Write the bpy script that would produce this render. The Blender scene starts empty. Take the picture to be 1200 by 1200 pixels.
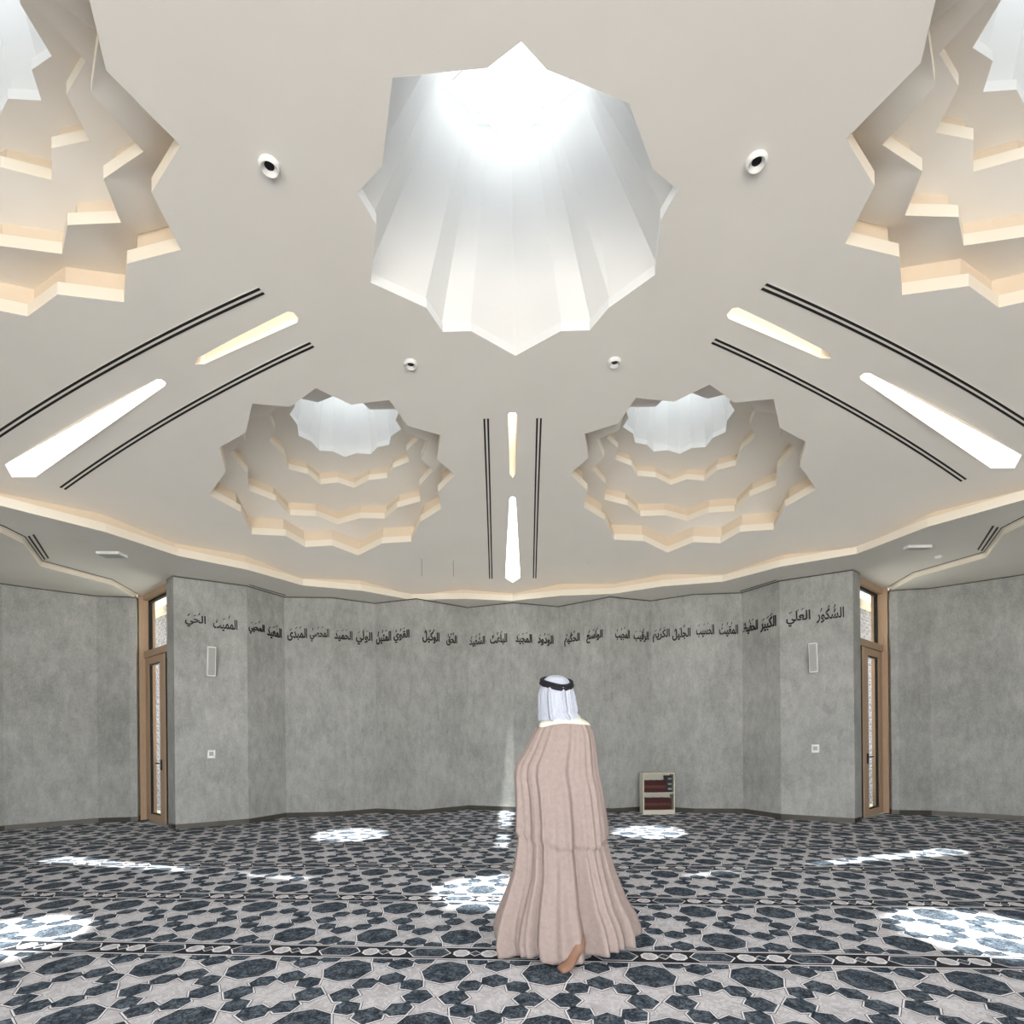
import bpy, bmesh, math, random
from mathutils import Vector, Matrix, geometry
random.seed(7)
R = math.radians
sc = bpy.context.scene
COL = sc.collection
# ------------------------------------------------------------------ calibration
F, YH, ROLL = 607.9, 867.0, -0.0091          # focal (px of 1200), horizon row, camera roll
CX, CY, CZ = -0.0414, -3.974, 1.4            # camera; the room's centre is the origin
HW = 4.1                                     # soffit height
H0, CC = 5.285, 0.02595                      # shallow dome
def dome(x, y): return H0 - CC * (x * x + y * y)
def pol(r, a): return (r * math.sin(R(a)), r * math.cos(R(a)))
# ------------------------------------------------------------------ materials
def mat(name, col, rough=0.6, metal=0.0, noise=None, spec=0.3, emit=None):
    m = bpy.data.materials.new(name); m.use_nodes = True
    nt = m.node_tree; b = nt.nodes['Principled BSDF']
    b.inputs['Base Color'].default_value = (*col, 1); b.inputs['Roughness'].default_value = rough
    b.inputs['Metallic'].default_value = metal; b.inputs['Specular IOR Level'].default_value = spec
    if emit:
        b.inputs['Emission Color'].default_value = (*emit[:3], 1); b.inputs['Emission Strength'].default_value = emit[3]
    if noise:
        col2, scale, detail, lo, hi = noise[:5]
        stretch = noise[5] if len(noise) > 5 else (1, 1, 1)
        tc = nt.nodes.new('ShaderNodeTexCoord'); mp = nt.nodes.new('ShaderNodeMapping')
        mp.inputs['Scale'].default_value = stretch
        nz = nt.nodes.new('ShaderNodeTexNoise'); nz.inputs['Scale'].default_value = scale
        nz.inputs['Detail'].default_value = detail; nz.inputs['Roughness'].default_value = 0.65
        cr = nt.nodes.new('ShaderNodeValToRGB')
        cr.color_ramp.elements[0].position = lo; cr.color_ramp.elements[0].color = (*col, 1)
        cr.color_ramp.elements[1].position = hi; cr.color_ramp.elements[1].color = (*col2, 1)
        nt.links.new(tc.outputs['Object'], mp.inputs['Vector']); nt.links.new(mp.outputs[0], nz.inputs['Vector'])
        nt.links.new(nz.outputs['Fac'], cr.inputs['Fac']); nt.links.new(cr.outputs[0], b.inputs['Base Color'])
    return m
def concrete():
    m = bpy.data.materials.new('concrete'); m.use_nodes = True
    nt = m.node_tree; b = nt.nodes['Principled BSDF']; N = nt.nodes.new; L = nt.links.new
    b.inputs['Roughness'].default_value = 0.55; b.inputs['Specular IOR Level'].default_value = 0.25
    tc = N('ShaderNodeTexCoord')
    n1 = N('ShaderNodeTexNoise'); n1.inputs['Scale'].default_value = 1.1; n1.inputs['Detail'].default_value = 9; n1.inputs['Roughness'].default_value = .68
    n2 = N('ShaderNodeTexNoise'); n2.inputs['Scale'].default_value = 9; n2.inputs['Detail'].default_value = 6; n2.inputs['Roughness'].default_value = .7
    mp = N('ShaderNodeMapping'); mp.inputs['Scale'].default_value = (1, 1, .45)
    n3 = N('ShaderNodeTexNoise'); n3.inputs['Scale'].default_value = 60; n3.inputs['Detail'].default_value = 3
    L(tc.outputs['Object'], n1.inputs['Vector']); L(tc.outputs['Object'], mp.inputs['Vector'])
    L(mp.outputs[0], n2.inputs['Vector']); L(mp.outputs[0], n3.inputs['Vector'])
    r1 = N('ShaderNodeValToRGB'); e = r1.color_ramp.elements
    e[0].position = .3; e[0].color = (.315, .32, .305, 1); e[1].position = .72; e[1].color = (.46, .46, .445, 1)
    r2 = N('ShaderNodeValToRGB'); e = r2.color_ramp.elements
    e[0].position = .32; e[0].color = (.80, .81, .80, 1); e[1].position = .66; e[1].color = (1.1, 1.1, 1.1, 1)
    r3 = N('ShaderNodeValToRGB'); e = r3.color_ramp.elements
    e[0].position = .3; e[0].color = (.88, .88, .88, 1); e[1].position = .7; e[1].color = (1.08, 1.08, 1.08, 1)
    L(n1.outputs['Fac'], r1.inputs['Fac']); L(n2.outputs['Fac'], r2.inputs['Fac']); L(n3.outputs['Fac'], r3.inputs['Fac'])
    mx = N('ShaderNodeMix'); mx.data_type = 'RGBA'; mx.blend_type = 'MULTIPLY'; mx.inputs[0].default_value = 1
    m2 = N('ShaderNodeMix'); m2.data_type = 'RGBA'; m2.blend_type = 'MULTIPLY'; m2.inputs[0].default_value = 1
    L(r1.outputs[0], mx.inputs[6]); L(r2.outputs[0], mx.inputs[7]); L(mx.outputs[2], m2.inputs[6]); L(r3.outputs[0], m2.inputs[7])
    L(m2.outputs[2], b.inputs['Base Color'])
    return m
def marble(name, c0, c1, vein, scale, vlo, vhi):
    m = bpy.data.materials.new(name); m.use_nodes = True
    nt = m.node_tree; b = nt.nodes['Principled BSDF']; N = nt.nodes.new; L = nt.links.new
    b.inputs['Roughness'].default_value = 0.9; b.inputs['Specular IOR Level'].default_value = 0.1
    tc = N('ShaderNodeTexCoord')
    n1 = N('ShaderNodeTexNoise'); n1.inputs['Scale'].default_value = scale; n1.inputs['Detail'].default_value = 5
    n2 = N('ShaderNodeTexNoise'); n2.inputs['Scale'].default_value = scale * 1.7; n2.inputs['Detail'].default_value = 6; n2.inputs['Roughness'].default_value = .7
    n2.inputs['Distortion'].default_value = .8
    L(tc.outputs['Object'], n1.inputs['Vector']); L(tc.outputs['Object'], n2.inputs['Vector'])
    r1 = N('ShaderNodeValToRGB'); e = r1.color_ramp.elements
    e[0].position = .35; e[0].color = (*c0, 1); e[1].position = .65; e[1].color = (*c1, 1)
    r2 = N('ShaderNodeValToRGB'); e = r2.color_ramp.elements
    e[0].position = vlo; e[0].color = (0, 0, 0, 1); e[1].position = .5; e[1].color = (1, 1, 1, 1)
    x = e.new(vhi); x.color = (0, 0, 0, 1)
    L(n1.outputs['Fac'], r1.inputs['Fac']); L(n2.outputs['Fac'], r2.inputs['Fac'])
    mx = N('ShaderNodeMix'); mx.data_type = 'RGBA'
    L(r2.outputs[0], mx.inputs[0]); L(r1.outputs[0], mx.inputs[6]); mx.inputs[7].default_value = (*vein, 1)
    L(mx.outputs[2], b.inputs['Base Color'])
    return m
def glass_mat():
    m = bpy.data.materials.new('clear_glass'); m.use_nodes = True
    nt = m.node_tree; nt.nodes.clear(); N = nt.nodes.new
    o = N('ShaderNodeOutputMaterial'); mx = N('ShaderNodeMixShader'); t = N('ShaderNodeBsdfTransparent'); g = N('ShaderNodeBsdfGlossy')
    t.inputs[0].default_value = (.95, .97, .97, 1); g.inputs['Roughness'].default_value = .02; mx.inputs[0].default_value = .05
    nt.links.new(t.outputs[0], mx.inputs[1]); nt.links.new(g.outputs[0], mx.inputs[2]); nt.links.new(mx.outputs[0], o.inputs[0])
    return m
M = {
 'plaster': mat('plaster', (.845, .81, .75), .8, noise=((.875, .84, .78), .7, 3, .35, .65)),
 'coffer': mat('coffer_plaster', (.83, .79, .725), .8, noise=((.86, .82, .755), .7, 3, .35, .65)),
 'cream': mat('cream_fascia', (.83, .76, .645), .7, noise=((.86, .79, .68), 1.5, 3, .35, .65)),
 'cove': mat('cream_in_shade', (.74, .625, .485), .75, noise=((.77, .655, .515), 1.5, 3, .35, .65)),  # lip cream darkened, shade of the set-back risers put into the colour
 'soffit': mat('soffit_plaster', (.80, .775, .71), .8, noise=((.83, .805, .74), .8, 3, .35, .65)),
 'white': mat('white_plaster', (.74, .73, .71), .7, noise=((.77, .76, .74), 1, 2, .3, .7)),
 'concrete': concrete(),
 'skirt': mat('dark_skirting', (.10, .092, .078), .22, .35, noise=((.13, .12, .105), 3, 3, .3, .7), spec=.5),
 'wood': mat('pale_timber', (.43, .30, .20), .5, noise=((.51, .365, .25), 6, 6, .3, .7, (8, 8, .5))),
 'black': mat('black_metal', (.012, .011, .010), .5, noise=((.02, .018, .016), 20, 2, .3, .7)),
 'reveal': mat('dark_reveal', (.06, .055, .045), .8, noise=((.08, .07, .06), 5, 2, .3, .7)),
 'ink': mat('black_lettering', (.008, .008, .009), .5, noise=((.014, .014, .014), 12, 2, .3, .7)),
 'glass': glass_mat(),
 'metalw': mat('white_metal', (.82, .82, .80), .4, noise=((.86, .86, .85), 8, 2, .3, .7)),
 'grille': mat('grey_grille', (.36, .37, .36), .6, noise=((.44, .44, .43), 220, 2, .4, .6)),
 'screen': mat('dark_screen', (.03, .035, .04), .15, noise=((.05, .055, .06), 30, 1, .3, .7), spec=.5),
 'steel': mat('brushed_steel', (.50, .51, .50), .4, .3, noise=((.56, .57, .56), 40, 2, .3, .7)),
 'lattice': mat('stone_lattice', (.24, .235, .25), .8, noise=((.29, .28, .295), 5, 3, .3, .7)),
 'render': mat('exterior_render', (.40, .36, .27), .9, noise=((.46, .42, .32), 3, 3, .3, .7)),
 'paving': mat('pale_paving', (.6, .57, .5), .9, noise=((.68, .65, .58), 4, 4, .3, .7)),
 'leaf': mat('green_leaves', (.10, .22, .04), .6, noise=((.2, .36, .08), 9, 3, .3, .7)),
 'stem': mat('brown_stem', (.12, .08, .05), .8, noise=((.17, .12, .08), 9, 3, .3, .7)),
 'shelf': mat('cream_laminate', (.62, .59, .49), .5, noise=((.66, .63, .53), 4, 2, .3, .7)),
 'bookred': mat('maroon_cloth', (.045, .009, .010), .6, noise=((.07, .014, .014), 60, 3, .3, .7)),
 'bookbrown': mat('brown_red_label', (.10, .034, .026), .6, noise=((.13, .05, .035), 60, 3, .3, .7)),
 'bookblack': mat('black_cloth', (.018, .018, .018), .5, noise=((.03, .03, .03), 40, 2, .3, .7)),
 'booksilver': mat('silver_foil', (.28, .29, .27), .4, noise=((.36, .36, .34), 40, 2, .3, .7)),
 'carpet_light': marble('carpet_light', (.47, .45, .475), (.585, .565, .595), (.72, .72, .76), 7, .46, .535),
 'carpet_dark': marble('carpet_dark', (.052, .074, .100), (.165, .200, .240), (.014, .016, .024), 12, .42, .57),
 'carpet_line': mat('carpet_white_line', (.80, .79, .82), .9, noise=((.85, .84, .87), 20, 2, .3, .7)),
 'carpet_black': mat('carpet_black', (.012, .013, .02), .9, noise=((.022, .024, .032), 20, 2, .3, .7)),
 'subfloor': mat('screed', (.3, .3, .3), .9, noise=((.35, .35, .35), 5, 2, .3, .7)),
 'cloak': mat('beige_cloak', (.265, .21, .192), .75, noise=((.31, .248, .226), 30, 3, .3, .7), spec=.2),
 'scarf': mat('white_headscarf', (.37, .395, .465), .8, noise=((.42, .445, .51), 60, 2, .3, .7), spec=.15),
 'thobe': mat('white_robe', (.78, .78, .78), .8, noise=((.83, .83, .83), 40, 2, .3, .7)),
 'cord': mat('black_cord', (.008, .008, .012), .8, noise=((.016, .016, .02), 90, 2, .3, .7)),
 'braid': mat('gold_white_braid', (.62, .56, .42), .5, noise=((.82, .80, .72), 120, 2, .4, .6)),
 'skin': mat('brown_skin', (.20, .11, .075), .5, noise=((.24, .135, .09), 18, 3, .3, .7)),
 'hair': mat('black_hair', (.02, .015, .012), .6, noise=((.03, .025, .02), 60, 2, .3, .7)),
 'lens': mat('black_lens', (.006, .006, .007), .3, noise=((.01, .01, .012), 20, 1, .3, .7)),
}
# ------------------------------------------------------------------ builders
def tag(o, label=None, cat=None, group=None, kind=None):
    if label: o['label'] = label
    if cat: o['category'] = cat
    if group: o['group'] = group
    if kind: o['kind'] = kind
    return o
def empty(name, loc=(0, 0, 0)):
    o = bpy.data.objects.new(name, None); COL.objects.link(o); o.location = loc; o.empty_display_size = .1
    return o
class MB:
    def __init__(s): s.v = []; s.f = []; s.mi = []
    def face(s, pts, mi=0):
        n = len(s.v); s.v += [tuple(p) for p in pts]; s.f.append(list(range(n, n + len(pts)))); s.mi.append(mi)
    def strip(s, a, b, closed=True, mi=0):
        """faces between two loops that have the same number of points"""
        n = len(s.v); k = len(a); s.v += [tuple(p) for p in a] + [tuple(p) for p in b]
        for i in range(k if closed else k - 1):
            j = (i + 1) % k; s.f.append([n + i, n + j, n + k + j, n + k + i]); s.mi.append(mi)
    def loft(s, loops, closed=True, cap0=False, cap1=False, mi=0):
        n = len(s.v); k = len(loops[0])
        for lp in loops: s.v += [tuple(p) for p in lp]
        for a in range(len(loops) - 1):
            for i in range(k if closed else k - 1):
                j = (i + 1) % k
                s.f.append([n + a * k + i, n + a * k + j, n + (a + 1) * k + j, n + (a + 1) * k + i]); s.mi.append(mi)
        if cap0: s.f.append([n + i for i in range(k)][::-1]); s.mi.append(mi)
        if cap1: s.f.append([n + (len(loops) - 1) * k + i for i in range(k)]); s.mi.append(mi)
    def prism(s, poly, z0, z1, mi=0):
        s.loft([[(x, y, z0) for x, y in poly], [(x, y, z1) for x, y in poly]], True, True, True, mi)
    def box(s, o, ux, uy, uz, a, b, mi=0):
        o, ux, uy, uz = map(Vector, (o, ux, uy, uz))
        def P(i, j, k): return tuple(o + ux * (a[0], b[0])[i] + uy * (a[1], b[1])[j] + uz * (a[2], b[2])[k])
        s.loft([[P(0, 0, 0), P(1, 0, 0), P(1, 1, 0), P(0, 1, 0)], [P(0, 0, 1), P(1, 0, 1), P(1, 1, 1), P(0, 1, 1)]], True, True, True, mi)
    def tube(s, pts, r, n=10, mi=0, closed=False):
        pts = [Vector(p) for p in pts]; loops = []
        rs = r if isinstance(r, (list, tuple)) else [r] * len(pts)
        for i, p in enumerate(pts):
            if closed: t = (pts[(i + 1) % len(pts)] - pts[i - 1]).normalized()
            else: t = (pts[min(i + 1, len(pts) - 1)] - pts[max(i - 1, 0)]).normalized()
            up = Vector((0, 0, 1)) if abs(t.z) < .9 else Vector((1, 0, 0))
            a = t.cross(up).normalized(); b = t.cross(a)
            loops.append([tuple(p + (a * math.cos(2 * math.pi * k / n) + b * math.sin(2 * math.pi * k / n)) * rs[i]) for k in range(n)])
        if closed: s.loft(loops + [loops[0]], True)
        else: s.loft(loops, True, True, True, mi)
    def build(s, name, mats, parent=None, smooth=False, bevel=0, merge=1e-5):
        me = bpy.data.meshes.new(name); me.from_pydata(s.v, [], s.f); me.update()
        if not isinstance(mats, (list, tuple)): mats = [mats]
        for m in mats: me.materials.append(m)
        for p, mi in zip(me.polygons, s.mi): p.material_index = mi
        bm = bmesh.new(); bm.from_mesh(me)
        if merge: bmesh.ops.remove_doubles(bm, verts=bm.verts, dist=merge)
        bmesh.ops.recalc_face_normals(bm, faces=bm.faces)
        bm.to_mesh(me); bm.free()
        if smooth:
            for p in me.polygons: p.use_smooth = True
        o = bpy.data.objects.new(name, me); COL.objects.link(o)
        if parent:
            o.parent = parent
            o.matrix_parent_inverse = Matrix.Translation(Vector(parent.location)).inverted() if parent.type == 'EMPTY' else Matrix()
        if bevel:
            b = o.modifiers.new('bevel', 'BEVEL'); b.width = bevel; b.segments = 2; b.limit_method = 'ANGLE'
        return o
def inside(x, y, poly):
    c = False; n = len(poly); j = n - 1
    for i in range(n):
        xi, yi = poly[i]; xj, yj = poly[j]
        if (yi > y) != (yj > y) and x < (xj - xi) * (y - yi) / (yj - yi) + xi: c = not c
        j = i
    return c
def sheet(mb, outer, holes, zf, extra=(), mi=0):
    """a level or domed surface bounded by outer, with holes, triangulated in plan"""
    vs = []; es = []
    for lp in [outer] + list(holes):
        n = len(vs); vs += [Vector(p) for p in lp]; es += [(n + i, n + (i + 1) % len(lp)) for i in range(len(lp))]
    for p in extra:
        if inside(*p, outer) and not any(inside(*p, h) for h in holes): vs.append(Vector(p))
    ov, oe, of, _, _, _ = geometry.delaunay_2d_cdt(vs, es, [], 0, 1e-6)
    n = len(mb.v); mb.v += [(p.x, p.y, zf(p.x, p.y)) for p in ov]
    for t in of:
        cx = sum(ov[i].x for i in t) / 3; cy = sum(ov[i].y for i in t) / 3
        if inside(cx, cy, outer) and not any(inside(cx, cy, h) for h in holes):
            mb.f.append([n + i for i in t]); mb.mi.append(mi)
def densify(poly, step=.25, closed=True):
    out = []; n = len(poly)
    for i in range(n if closed else n - 1):
        a, b = poly[i], poly[(i + 1) % n]; d = math.hypot(b[0] - a[0], b[1] - a[1]); k = max(1, int(d / step))
        out += [(a[0] + (b[0] - a[0]) * j / k, a[1] + (b[1] - a[1]) * j / k) for j in range(k)]
    if not closed: out.append(poly[-1])
    return out
def scaled(poly, c, s): return [(c[0] + (x - c[0]) * s, c[1] + (y - c[1]) * s) for x, y in poly]

# ------------------------------------------------------------------ plan of the room
LIP = []                                     # inner edge of the lowered ring: forty corners, in and out
for k in range(40):
    LIP.append(pol(6.13 if k % 2 == 0 else 5.90, 9 * k))
LIP = [pol({0: 6.10, 1: 5.84, 2: 5.98, 3: 5.87, 4: 6.17, 5: 5.98, 6: 6.27, 7: 6.00}[min(k % 16, 16 - k % 16)] if min(k % 16, 16 - k % 16) < 8 else 6.2, 9 * k) for k in range(40)]
def grow(poly, d): return [(x * (1 + d / math.hypot(x, y)), y * (1 + d / math.hypot(x, y))) for x, y in poly]
# star coffers -------------------------------------------------------
def star(c, axis, side, prof, dent=.875):
    """prof: [(angle, radius)] of the points round the outward axis; a notch sits between each two"""
    out = []; n = len(prof)
    for i in range(n):
        a, r = prof[i]; a2, r2 = prof[(i + 1) % n]; a2 += 360 if a2 < a else 0
        out += [(a, r), ((a + a2) / 2, (r + r2) / 2 * dent)]
    return [(c[0] + r * math.sin(R(axis + side * a)), c[1] + r * math.cos(R(axis + side * a))) for a, r in out]
RIM = [(1, 1.54), (29, 1.69), (62, 1.65), (96, 1.47), (127.5, 1.60), (153, 1.66), (179, 1.70), (205.5, 1.67), (232.5, 1.58), (261, 1.47), (297, 1.60), (331, 1.65)]
T2 = [(12, 1.35), (45, 1.32), (80, 1.31), (110, 1.36), (139, 1.45), (166, 1.56), (188, 1.55), (212, 1.44), (237, 1.32), (271.5, 1.30), (306, 1.26), (341, 1.32)]
T3 = [(27, 1.0), (62.5, .92), (96, .95), (127, 1.03), (155, 1.08), (182.5, 1.10), (209, 1.07), (236, 1.03), (264, .96), (296, .93), (330.5, 1.01), (358, 1.03)]
SH = [(6, .77), (35, .72), (70, .66), (102, .70), (134, .75), (166, .80), (199, .81), (223, .80), (250, .77), (280, .73), (309, .74), (339, .77)]
holes = []
def coffered_star(axis, label, group):
    side = -1 if axis < 0 else 1
    cr, c2, c3, cs = pol(3.91, axis), pol(4.02, axis), pol(3.83, axis), pol(3.76, axis)
    u = (math.sin(R(axis)), math.cos(R(axis)))
    def plane(h, sl): return lambda x, y: h - sl * (x * u[0] + y * u[1] - 3.95)
    rim, t2, t3, sh = star(cr, axis, side, RIM), star(c2, axis, side, T2), star(c3, axis, side, T3), star(cs, axis, side, SH, .89)
    p2, p3, ps = plane(5.10, .13), plane(5.42, .13), plane(5.68, .10)
    holes.append(rim)
    root = empty('star_skylight', (cr[0], cr[1], dome(*cr)))
    tag(root, label, 'skylight', group)
    def tier(name, poly, c, zf, rise, hole, zh, lip=.10):
        mb = MB(); out = scaled(poly, c, 1.05)
        a = [(x, y, zf(x, y)) for x, y in poly]; b = [(x, y, zf(x, y) + lip) for x, y in poly]
        d = [(X, Y, zf(x, y) + lip) for (X, Y), (x, y) in zip(out, poly)]
        e = [(X, Y, zf(x, y) + rise) for (X, Y), (x, y) in zip(out, poly)]
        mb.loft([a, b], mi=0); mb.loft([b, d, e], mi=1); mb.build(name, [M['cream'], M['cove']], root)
        zs = [(p[0], p[1], p[2]) for p in e] + [(x, y, zh(x, y)) for x, y in hole]
        def near(x, y): return min(zs, key=lambda q: (q[0] - x) ** 2 + (q[1] - y) ** 2)[2]
        mb = MB(); sheet(mb, out, [hole], near); mb.build('coffer_plate', M['coffer'], root, smooth=True)
    tier('rim_band', rim, cr, dome, .28, t2, p2)
    tier('step_band', t2, c2, p2, .22, t3, p3, .09)
    tier('step_band', t3, c3, p3, .18, sh, ps, .08)
    ct = pol(3.72, axis); zt = 6.7
    mb = MB(); so = scaled(sh, cs, 1.045); top = scaled(sh, ct, .74)
    mb.loft([[(x, y, ps(x, y)) for x, y in sh], [(x, y, ps(x, y) + .07) for x, y in sh],
             [(X, Y, ps(x, y) + .07) for (X, Y), (x, y) in zip(so, sh)], [(x, y, zt) for x, y in top]])
    mb.build('light_shaft', M['white'], root)
    mb = MB(); fo = scaled(sh, ct, .80)
    mb.loft([[(x, y, zt) for x, y in top], [(x, y, zt) for x, y in fo], [(x, y, zt + .12) for x, y in fo], [(x, y, zt + .12) for x, y in top]])
    mb.build('frame', M['metalw'], root)
    mb = MB(); mb.prism(fo, zt + .125, zt + .137); mb.build('pane', M['glass'], root)
GRP = 'star skylights around the centre'
coffered_star(-37.2, 'tiered cream star coffer skylight left of the centre slots, deep in the ceiling', GRP)
coffered_star(37.2, 'tiered cream star coffer skylight right of the centre slots, deep in the ceiling', GRP)
coffered_star(-108, 'tiered cream star coffer skylight cut off by the top left corner', GRP)
coffered_star(108, 'tiered cream star coffer skylight cut off by the top right corner', GRP)
# the white centre star
RA = [(1.3, 1.223), (26.1, 1.032), (38.5, 1.164), (52.1, 1.085), (74.4, 1.224), (95.8, 1.105), (106.2, 1.203), (116.0, 1.054), (139.7, 1.086), (168.8, 1.003), (177.7, 1.111), (188.5, 1.005), (216.0, 1.191),
      (240.7, 1.006), (253.1, 1.14), (264.7, 1.025), (287.4, 1.251), (310.4, 1.008), (324.3, 1.129), (336.9, 1.0)]
rimA = [pol(r, a) for a, r in RA]; holes.append(rimA)
root = empty('star_skylight', (0, 0, dome(0, 0)))
tag(root, 'large white fluted star skylight in the middle of the ceiling', 'skylight')
topA = [pol({0: .60, 1: .50, 2: .56, 3: .50}[k % 4], 36 * (k // 2) + (24 if k % 4 == 1 else 12 if k % 4 == 3 else 0)) for k in range(20)]; zA = 6.55
mb = MB(); ro = scaled(rimA, (0, .02), 1.02)
mb.loft([[(x, y, dome(x, y)) for x, y in rimA], [(x, y, dome(x, y) + .085) for x, y in rimA]])
mb.loft([[(x, y, dome(x, y) + .085) for x, y in rimA], [(x, y, dome(x, y) + .085) for x, y in ro], [(x, y, zA) for x, y in topA]])
mb.build('light_shaft', M['white'], root)
mb = MB(); f1 = scaled(topA, (0, 0), 1.10); f2 = scaled(topA, (0, 0), .97)
mb.loft([[(x, y, zA) for x, y in topA], [(x, y, zA) for x, y in f1], [(x, y, zA + .09) for x, y in f1], [(x, y, zA + .10) for x, y in f2],
         [(x, y, zA + .15) for x, y in f2], [(x, y, zA + .15) for x, y in scaled(topA, (0, 0), 1.2)]])
mb.build('frame', M['metalw'], root)
mb = MB(); mb.prism(scaled(topA, (0, 0), 1.15), zA + .155, zA + .17); mb.build('pane', M['glass'], root)
for k in range(10):
    a = 36 * k; p = pol(.50, a); q = pol(.40, a)
    mb = MB(); mb.tube([(p[0], p[1], zA + .10), (q[0], q[1], zA + .15)], .006, 6); mb.build('bracket', M['grille'], root)
# radial slots ------------------------------------------------------
def slot_poly(axis, pts):
    out = []
    for r, w in pts: out.append((r, w))
    for r, w in reversed(pts):
        if w > 0: out.append((r, -w))
    u = (math.sin(R(axis)), math.cos(R(axis))); v = (u[1], -u[0])
    return [(u[0] * r + v[0] * w, u[1] * r + v[1] * w) for r, w in out]
INNER = [(2.02, .035), (2.06, .062), (3.12, .040), (3.20, 0)]
OUTER = [(3.60, .022), (3.64, .045), (5.74, .140), (5.89, 0)]
def slot(axis, pts, depth, label, group):
    p = slot_poly(axis, pts); holes.append(p)
    c = (sum(a for a, b in p) / len(p), sum(b for a, b in p) / len(p))
    root = empty('slot_skylight', (c[0], c[1], dome(*c))); tag(root, label, 'skylight', group)
    mb = MB(); mb.loft([[(x, y, dome(x, y)) for x, y in p], [(x, y, dome(x, y) + depth) for x, y in p]]); mb.build('slot_lining', M['cream'], root)
    q = scaled(p, c, 1.04)
    mb = MB(); mb.loft([[(x, y, dome(x, y) + depth + .003) for x, y in q], [(x, y, dome(x, y) + depth + .013) for x, y in q]], True, True, True)
    mb.build('pane', M['glass'], root)
for ax, w in ((0, 'the middle of the ceiling, between two black lines'), (-72, 'the left side of the ceiling'), (72, 'the right side of the ceiling')):
    slot(ax, INNER, .62, 'short narrow cream slot skylight on ' + w, 'slot skylights')
    slot(ax, OUTER, .10, 'long tapered bright white slot skylight on ' + w, 'slot skylights')
# dome ceiling ------------------------------------------------------
outer = densify(grow(LIP, .13), .3)
extra = [pol(r, a) for r in [.3 * i for i in range(1, 22)] for a in range(0, 360, 6)] 
mb = MB(); sheet(mb, outer, [densify(h, .2) for h in holes], dome, extra)
ceil = mb.build('ceiling', M['plaster'], None, smooth=True); tag(ceil, kind='structure')
# ring lip, riser and soffit
mb = MB(); lo = grow(LIP, .13)
LZ = .11
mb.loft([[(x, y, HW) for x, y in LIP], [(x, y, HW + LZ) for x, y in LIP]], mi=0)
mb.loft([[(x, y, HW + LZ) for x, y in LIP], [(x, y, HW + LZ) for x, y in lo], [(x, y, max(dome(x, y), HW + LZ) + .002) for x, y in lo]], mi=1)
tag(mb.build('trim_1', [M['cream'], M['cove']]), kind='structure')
mb = MB(); ring = [pol(10.2, a) for a in range(0, 360, 10)]
sheet(mb, ring, [LIP], lambda x, y: HW)
sheet(mb, ring, [LIP], lambda x, y: HW + .5)
mb.strip([(x, y, HW) for x, y in ring], [(x, y, HW + .5) for x, y in ring])
sof = mb.build('ceiling', M['soffit']); tag(sof, kind='structure')
# lower soffit piece beyond the doors
STEP = [(51.5, 8.70), (55.3, 8.07), (62.2, 7.87), (66.4, 6.98), (68.9, 6.80), (75.1, 6.80), (77.6, 6.98), (81.8, 7.87), (88.7, 8.07), (92.3, 8.70)]
for s, nm in ((-1, 'trim_2'), (1, 'trim_3')):
    e = [pol(r, s * a) for a, r in STEP]; o = [pol(10.15, s * a) for a, r in STEP]; e2 = grow(e, .03)
    mb = MB()
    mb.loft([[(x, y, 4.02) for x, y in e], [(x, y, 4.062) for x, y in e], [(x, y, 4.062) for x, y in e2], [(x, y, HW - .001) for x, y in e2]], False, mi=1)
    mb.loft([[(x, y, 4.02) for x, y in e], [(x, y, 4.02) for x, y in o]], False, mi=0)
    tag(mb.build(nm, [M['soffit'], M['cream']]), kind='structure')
# ------------------------------------------------------------------ walls
BACK = 146                                   # unseen back left open for daylight past this angle, narrowed for wall contrast
WALL = [(0, 6.20), (8.0, 6.60), (17.4, 6.13), (23.6, 6.72), (30.4, 6.65), (36.9, 7.07), (42.8, 6.74), (51.3, 7.02), (51.3, 7.33)]
def wallpts(): return [pol(r, -a) for a, r in reversed(WALL)] + [pol(r, a) for a, r in WALL[1:]]
FW = wallpts()
mb = MB(); back = [pol(math.hypot(x, y) + .28, math.degrees(math.atan2(x, y))) for x, y in FW]
back[0] = pol(7.33, -49.0); back[-1] = pol(7.33, 49.0)
mb.prism(FW + back[::-1], -.02, HW)
wf = mb.build('wall_front', M['concrete']); tag(wf, kind='structure')
OUT = [(51.3, 8.76), (51.75, 8.62), (52.4, 8.66), (54.8, 9.02), (58.9, 9.25), (61.8, 9.42), (68, 9.2), (76, 9.0), (92, 8.95)]
for s, nm in ((-1, 'wall_left'), (1, 'wall_right')):
    p = [pol(r, s * a) for a, r in OUT]; b = [pol(r + .28, s * a) for a, r in OUT]
    mb = MB(); mb.prism(p + b[::-1], -.02, 4.05); tag(mb.build(nm, M['concrete']), kind='structure')
for s in (-1, 1):  # unseen walls added to narrow the daylight from behind
    p = [pol(r, s * a) for a, r in ((92, 8.95), (110, 8.3), (BACK, 7.6))]; b = [pol(r + .28, s * a) for a, r in ((92, 8.95), (110, 8.3), (BACK, 7.6))]
    mb = MB(); mb.prism(p + b[::-1], -.02, 4.05); tag(mb.build('wall_back_unseen', M['concrete']), kind='structure')
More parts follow.
